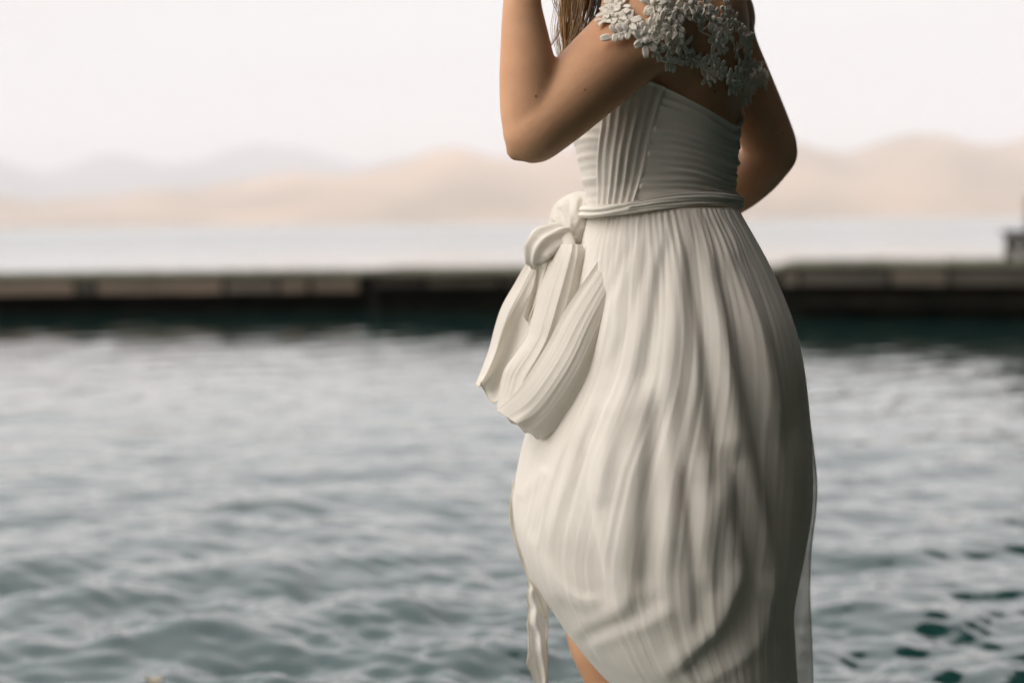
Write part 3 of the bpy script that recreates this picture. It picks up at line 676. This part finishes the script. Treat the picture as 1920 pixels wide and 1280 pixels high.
# inner fall: creased cloth dropping from the knot into the swag
def d2(u, t, px, py):
    return (0 * u, 0 * u, -.022 * np.sin(np.pi * np.clip(u, 0, 1)) - .0055 * rid(u + .10 * np.sin(t * 3), 9, 14) - .0005 * rid(u + .05 * t, 30, 15) + .003 * np.sin(t * 8 + u * 5))
patch('inner_fall', [(1048, 458, 2.035), (1034, 482, 2.03), (1013, 540, 2.02), (996, 600, 2.015), (988, 632, 2.01), (966, 664, 2.005), (946, 692, 2.0), (938, 722, 2.0), (931, 764, 2.005)],
      [(1092, 458, 2.02), (1098, 482, 2.01), (1092, 540, 2.0), (1078, 600, 1.99), (1064, 640, 1.99), (1048, 680, 1.985), (1026, 715, 1.985), (1004, 745, 1.985), (975, 785, 1.99)], d2, FLOAT, fold=(.04, 0))
# swag: the front panel sweeping down from the waist, folded along its upper edge, pouched at its lower end
def d3(u, t, px, py):
    e = np.exp(-np.clip(u, 0, 9) / .10)
    return (3.0 * np.sin(t * 9 + 1) * (1 - u), 0 * u, -.026 * np.sin(np.pi * np.clip(u, 0, 1)) * (.25 + t) - .006 * e - .0060 * rid(u + .22 * t, 8.5, 24) * smooth01(u / .25) - .0004 * rid(u + .1 * t, 24, 25) + .003 * np.sin(u * 6 + t * 5) * u
            - .006 * smooth01((t - .80) / .2) * np.sin(u * 15 + 1) * u)
patch('swag', [(1158, 432, 1.985), (1118, 492, 1.962), (1064, 577, 1.955), (1031, 640, 1.96), (996, 692, 1.965), (964, 735, 1.975), (932, 768, 1.99)],
      [(1192, 440, 1.985), (1166, 530, 1.945), (1136, 612, 1.93), (1106, 692, 1.925), (1076, 752, 1.94), (1040, 806, 1.965), (1012, 822, 1.98)], d3, FLOAT, fold=(.03, .03))
patch('swag_base', [(932, 768, 1.992), (945, 779, 1.99), (962, 793, 1.988), (980, 806, 1.985), (996, 816, 1.985), (1014, 823, 1.985)], [(934, 766, 2.05), (952, 768, 2.06), (975, 775, 2.06), (995, 790, 2.06), (1012, 800, 2.06), (1030, 810, 2.05)],
      lambda u, t, px, py: (0 * u, 2.5 * np.sin(t * 22) * (1 - u), 0 * u), FLOAT, nt=80, nu=40)
# upper puff and rolled knot held in front of the waist
KN = (1072, 450)
pf = []
for k, (x, y) in enumerate([(1112, 392), (1108, 374), (1096, 365), (1082, 362), (1068, 366), (1056, 374), (1046, 386), (1038, 402), (1034, 420), (1036, 438)]):
    mx_, my_ = x * .5 + KN[0] * .5 + (4 if k % 2 else -4), y * .5 + KN[1] * .5
    pf.append(((.0050 if k % 2 else -.0045), 5.5, 5.5, [(x, y), (mx_, my_), (KN[0] - (KN[0] - x) * .08, KN[1] - 4)]))
shell('puff', [(359, 1080, 1112, 2.12, .01), (365, 1064, 1118, 2.115, .026), (377, 1048, 1120, 2.11, .038), (395, 1037, 1120, 2.105, .046), (418, 1032, 1116, 2.10, .048), (438, 1034, 1108, 2.095, .042), (454, 1044, 1098, 2.085, .032), (466, 1054, 1088, 2.08, .016)],
      pf, FLOAT, seed=9, amp=.0022, ridged=.0040)
kb = Bag()
kq = tube_rings([P(1084, 442, 2.07), P(1058, 446, 2.055), P(1030, 456, 2.045), P(1010, 470, 2.04), P(1003, 484, 2.04), P(1003, 496, 2.045)], [.012, .018, .022, .021, .016, .008], 40, .8, 16)
thk = np.linspace(0, 2 * np.pi, 40, endpoint=False)[None, :]; lk = np.linspace(0, 1, len(kq))[:, None]
kq = kq + (.0035 * (1 - 2 * np.abs(np.sin(3.5 * thk + 2.5 * lk)))  * np.ones_like(lk) + .003 * (1 - np.abs(vnoise(kq, 75, 12)) * 1.4) + .002 * vnoise(kq, 150, 13))[..., None] * (kq - kq.mean(1, keepdims=True)) / .018
kb.loft(kq); sub_of(kb.build('knot', CHIFFON), skirt)
kb = Bag(); kq = tube_rings([P(1056, 424, 2.055), P(1062, 442, 2.045), P(1068, 462, 2.03), P(1072, 486, 2.015)], [.005, .009, .009, .006], 24, .6, 12); kb.loft(kq); sub_of(kb.build('knot_fold', CHIFFON), skirt)

# ---- loose ribbons of hem cloth: sheets with real waves
def sheet(name, rows_, mat, wave, nw, seed, parent=skirt, hems=(), nr=140, nc=40):
    K = spline(np.array(rows_, float), 20); tq = np.linspace(0, len(K) - 1, nr); K = np.stack([np.interp(tq, np.arange(len(K)), K[:, k]) for k in range(4)], 1)
    u = np.linspace(0, 1, nc)[None, :]; px = K[:, 1:2] + (K[:, 2:3] - K[:, 1:2]) * u; py = np.repeat(K[:, :1], nc, 1)
    v = np.linspace(0, 1, nr)[:, None]
    y = K[:, 3:4] + wave * np.sin(nw * 6.283 * u + 2.5 * np.sin(4 * v + seed)) + wave * .5 * np.sin(3.3 * v * 6.283 + 4 * u + seed)
    q = P(px, py, y)
    o = mesh_obj(name, q, grid_faces(nr, nc), mat); sub_of(o, parent)
    for e in hems:
        hb = Bag(); hb.tube(q[::2, e], np.full(len(q[::2]), .0010), 6, sub=1, round_end=False); sub_of(hb.build('hem', HEM), parent)
    return o
zz = lambda y, s: 1.6 * math.sin(y * .11 + s) + 1.2 * math.sin(y * .27 + 2 * s)
sheet('ribbon', [(1040, 978, 990, 2.10), (1065, 988, 1010, 2.10)] + [(y, 991 + zz(y, 1), 1026 + .5 * zz(y, 4), 2.10) for y in range(1095, 1260, 15)] + [(1275, 1002, 1026, 2.10), (1310, 1008, 1024, 2.10), (1350, 1010, 1022, 2.10)], SHEER, .006, 1.4, 1, hems=(0, -1))
sheet('edge_ribbon', [(900, 962, 963, 2.09), (960, 957, 968, 2.09), (1000, 962, 978, 2.088), (1040, 974, 996, 2.085), (1080, 990, 1014, 2.085), (1120, 1010, 1030, 2.085), (1160, 1024, 1030, 2.09)], SHEER, .003, .6, 2, hems=(0,))
sheet('train', [(800, 1508, 1520, 2.10), (850, 1508, 1526, 2.11), (900, 1506, 1531, 2.12), (950, 1504, 1530, 2.13), (1000, 1500, 1524, 2.14), (1040, 1494, 1520, 2.15), (1110, 1478, 1518, 2.16), (1180, 1476, 1521, 2.16), (1240, 1480, 1523, 2.16), (1300, 1484, 1524, 2.16), (1380, 1486, 1522, 2.16)], SHEER, .008, .8, 3, hems=(-1,))

# ---- hair
def strands(specs, n, seed, name='hair'):
    r = np.random.default_rng(seed); V = []; Fc = []; tint = []; k0 = 0; ns = 3; an = np.linspace(0, 6.283, ns, endpoint=False)
    for _ in range(n):
        ctrl, spread, rad_, tlo, thi = specs[r.integers(len(specs))]
        c = np.array(ctrl, float); off = r.normal(size=3) * spread; w_ = np.linspace(1, .35, len(c))[:, None]
        c = c + off * w_ + r.normal(size=c.shape) * np.array(spread) * .22
        q = spline(c, 7); t = np.gradient(q, axis=0); t /= np.linalg.norm(t, axis=1)[:, None]
        u = np.cross(t, [.3, 1, .1]); u /= np.linalg.norm(u, axis=1)[:, None]; v = np.cross(t, u)
        rr_ = rad_ * (.6 + .8 * r.random()) * np.linspace(1, .45, len(q))[:, None, None]
        V.append((q[:, None] + rr_ * (np.cos(an)[None, :, None] * u[:, None] + np.sin(an)[None, :, None] * v[:, None])).reshape(-1, 3))
        Fc += grid_faces(len(q), ns, True, k0); k0 += len(q) * ns; tint += [r.uniform(tlo, thi)] * (len(q) * ns)
    return V, Fc, tint, k0
crown = HC + UP * .10
temple = HC - RT * .075 + FW * .02
sp = []
for (x0, x1, x2, dpt, lo, hi) in [(1060, 1058, 1066, 2.0, .5, 1), (1072, 1064, 1058, 2.0, .5, 1), (1086, 1074, 1062, 2.0, .3, .9), (1098, 1084, 1064, 1.99, .2, .7), (1112, 1098, 1076, 1.99, .0, .25), (1128, 1110, 1088, 1.985, .0, .15), (1142, 1122, 1098, 1.98, .0, .15)]:
    sp.append(([crown - RT * .03, temple + UP * .03, P((x0 + 1190) / 2, -200, (dpt + 1.98) / 2), P(x0 + 4, -90, dpt), P(x0, 0, dpt), P(x1, 60, dpt), P(x2, 115, dpt), P(x2 + 4, 175, dpt)], np.array([.0065, .006, .004]), .0008, lo, hi))
V, Fc, tint, k0 = strands(sp, 330, 21)
loose = [([temple, P(1095, -150, 1.98), P(1040, -60, 1.99), P(1043, 0, 2.0), P(1054, 30, 2.0), P(1050, 60, 2.0), P(1028, 92, 2.0)], np.array([.004, .004, .003]), .0005, .35, .7),
         ([temple, P(1110, -150, 1.98), P(1062, -60, 1.99), P(1052, 10, 2.0), P(1044, 60, 2.0), P(1052, 110, 2.0)], np.array([.006, .004, .003]), .0005, .5, .9)]
V2, F2, t2, k2 = strands(loose, 22, 5); Fc += [tuple(i + k0 for i in f) for f in F2]; V += V2; tint += t2; k0 += k2
bk = []
for a in np.linspace(-2.9, 2.9, 30):
    d = -FW * math.cos(a) * .9 + RT * math.sin(a)
    if abs(a) > 2.2: continue
    bk.append(([crown, HC + d * .085 + UP * .06, HC + d * .098 - UP * .02, HC + d * .085 - UP * .10, HC + d * .06 - RT * .02 + FW * .02 - UP * .165], np.array([.010, .010, .008]), .0016, .05, .5))
V3, F3, t3, k3 = strands(bk, 900, 6); Fc += [tuple(i + k0 for i in f) for f in F3]; V += V3; tint += t3; k0 += k3
cap = Bag(); cap.ball(HC + UP * .024 - FW * .010, (.101, .082, .108), rot, 24)
cv = np.concatenate(cap.v); keep = (cv - HC) @ FW < .075
cf = [f for f in cap.f if all(keep[i] for i in f) and np.mean([(cv[i] - HC) @ UP - .9 * ((cv[i] - HC) @ FW) for i in f]) > -.045]
Fc += [tuple(i + k0 for i in f) for f in cf]; V.append(cv); tint += [.15] * len(cv)
hair = mesh_obj('hair', np.concatenate(V), Fc, HAIR); ca_ = hair.data.attributes.new('tint', 'FLOAT', 'POINT'); ca_.data.foreach_set('value', np.array(tint, np.float32)); under(hair)

# ---- lace: applique flowers laid on the skin
def petal(bag, base_, d, n, ln_, wd, cup):
    s = np.cross(d, n); u = np.linspace(0, 1, 6); rows_ = []
    for t in u:
        w_ = wd * math.sin(math.pi * min(.10 + t * .76, 1)) ** .6; h = cup * math.sin(t * 2.4)
        c = base_ + d * ln_ * t + n * h
        rows_.append([c - s * w_ + n * .0006, c - s * w_ * .5 + n * .0011, c + n * .0002, c + s * w_ * .5 + n * .0011, c + s * w_ + n * .0006, c + s * w_ * .5 - n * .0004, c - s * w_ * .5 - n * .0004])
    bag.loft(np.array(rows_))
def flower_mesh(name, nP, r0, r1, seed):
    r = np.random.default_rng(seed); b = Bag(); Z = np.array([0, 0, 1.])
    for i in range(nP):
        a = 6.283 * i / nP + r.normal() * .16; d = np.array([math.cos(a), math.sin(a), .04 + .12 * r.random()]); d /= np.linalg.norm(d)
        n = Z - d * np.dot(Z, d); n /= np.linalg.norm(n); ln_ = r.uniform(r0, r1)
        petal(b, d * .0025, d, n, ln_, ln_ * r.uniform(.26, .38), .0015)
    b.ball((0, 0, .003), (.0035, .0035, .0025), n=8)
    me_ = b.build(name, LACE); m_ = me_.data; bpy.data.objects.remove(me_); return m_
def sprig_mesh(name, seed):
    r = np.random.default_rng(seed); b = Bag(); Z = np.array([0, 0, 1.])
    b.tube([(0, 0, .001), (.012, .001, .003), (.026, .003, .003)], [.0016, .0014, .0010], 6, sub=3)
    for x in (.006, .013, .020):
        for sgn in (-1, 1):
            a = sgn * (.9 + .25 * r.random()); d = np.array([math.cos(a), math.sin(a), .1]); d /= np.linalg.norm(d); n = Z - d * np.dot(Z, d)
            petal(b, np.array([x, 0, .002]), d, n / np.linalg.norm(n), r.uniform(.009, .012), .0036, .0012)
    petal(b, np.array([.025, .003, .002]), np.array([1., .05, 0]), Z, .013, .0042, .0012)
    me_ = b.build(name, LACE); m_ = me_.data; bpy.data.objects.remove(me_); return m_
FM = [flower_mesh('flower', 6, .012, .016, 1), flower_mesh('flower', 5, .010, .014, 2), flower_mesh('flower', 7, .010, .015, 3), sprig_mesh('sprig', 4), sprig_mesh('sprig', 5)]
camp = Vector((0, 0, CAM_H))
lace_pts = [(1124, 22, 0), (1142, 28, 1), (1158, 34, 0), (1150, 8, 2), (1166, 14, 1), (1176, 46, 0), (1186, 62, 3), (1200, 66, 1), (1136, 40, 1), (1168, 60, 1), (1206, 78, 0),
            (1216, 62, 2), (1222, 80, 3), (1230, 96, 1), (1238, 112, 3), (1226, 44, 1), (1222, 8, 2), (1234, 24, 0), (1240, 2, 2), (1250, 40, 1), (1248, 62, 0), (1252, 84, 1), (1262, 96, 3),
            (1262, 20, 0), (1270, 66, 2), (1276, 84, 1), (1280, 28, 1), (1288, 10, 0), (1298, 24, 2), (1308, 36, 1), (1318, 14, 0), (1332, 36, 0), (1344, 44, 3), (1354, 28, 1), (1366, 12, 3), (1372, 40, 1),
            (1284, 104, 0), (1298, 112, 1), (1310, 116, 0), (1318, 130, 3), (1330, 106, 1), (1322, 146, 1), (1338, 78, 0), (1342, 62, 1), (1350, 86, 2), (1334, 124, 1), (1346, 128, 0), (1358, 142, 1),
            (1366, 152, 0), (1378, 154, 2), (1376, 96, 1), (1386, 66, 0), (1388, 82, 3), (1394, 98, 0), (1390, 118, 1), (1400, 112, 2), (1402, 134, 0), (1392, 148, 1), (1410, 146, 0), (1414, 126, 1), (1396, 166, 2), (1380, 132, 1), (1270, 44, 3), (1420, 140, 1), (1312, 60, 4), (1362, 70, 4)]
lr = np.random.default_rng(9)
sleeve_pts = []
def place_lace(px, py, k, sc):
    tgt = P(px, py, 2.0); d = Vector(tgt) - camp; d.normalize()
    hit, nrm, _, _ = BV.ray_cast(camp, d)
    if hit is None: return None
    if nrm.dot(d) > 0: nrm = -nrm
    n = nrm.normalized(); q = n.to_track_quat('Z', 'Y') @ Matrix.Rotation(lr.uniform(0, 6.283), 3, 'Z').to_quaternion()
    o = bpy.data.objects.new('lace_flower' if k < 3 else 'lace_sprig', FM[k]); COL.objects.link(o)
    o.parent = lace; o.location = Vector(hit) + n * .0025; o.rotation_mode = 'QUATERNION'; o.rotation_quaternion = q; o.scale = (sc, sc, sc)
    return hit, n
# cord net under the flowers: thin threads linking neighbours
class _N: pass
lace_bag = Bag(); hits = []
for (x, y, k) in lace_pts:
    tgt = P(x, y, 2.0); d = Vector(tgt) - camp; d.normalize(); h, n, _, _ = BV.ray_cast(camp, d)
    if h is not None: hits.append((np.array(h), np.array(n if n.dot(d) < 0 else -n)))
for i, (h, n) in enumerate(hits):
    ds = sorted((np.linalg.norm(h - h2), j) for j, (h2, _) in enumerate(hits) if j != i)[:3]
    for dd, j in ds:
        if dd < .045:
            h2, n2 = hits[j]; mid = (h + h2) / 2 + (n + n2) * .003
            lace_bag.tube([h + n * .0015, mid, h2 + n2 * .0015], [.0011, .0011, .0011], 5, sub=3)
# frayed lash fringe at the far sleeve's end
for i in range(110):
    px = 1384 + 54 * (i / 110) + lr.normal() * 2; py = np.interp(px, [1384, 1400, 1415, 1428, 1440], [166, 150, 138, 128, 138]) + lr.normal() * 4
    ln_ = lr.uniform(18, 40) * (1.25 if px < 1412 else .9)
    p0 = P(px, py, 2.125); p1 = P(px + lr.normal() * 3, py + ln_ * .5, 2.118); p2 = P(px + (1404 - px) * .12 + lr.normal() * 5, py + ln_, 2.122)
    lace_bag.tube([p0, p1, p2], [.0013, .0011, .0005], 4, sub=3, round_end=False)
lace = under(lace_bag.build('lace_sleeve', LACE)); lace['kind'] = 'stuff'
for (x, y, k) in lace_pts: place_lace(x, y, k, lr.uniform(.8, 1.25))

for (x, y, r_) in ((1141, 68, .0022), (1004, 180, .0014), (1096, 168, .0013), (1340, 172, .0018), (1468, 250, .0015)):
    d = Vector(P(x, y, 2.0)) - camp; d.normalize(); h, n, _, _ = BV.ray_cast(camp, d)
    if h is None: continue
    mb = Bag(); mb.ball(np.array(h), (r_, r_, r_ * .9), n=8); mo = mb.build('mole', MOLE); under(mo)
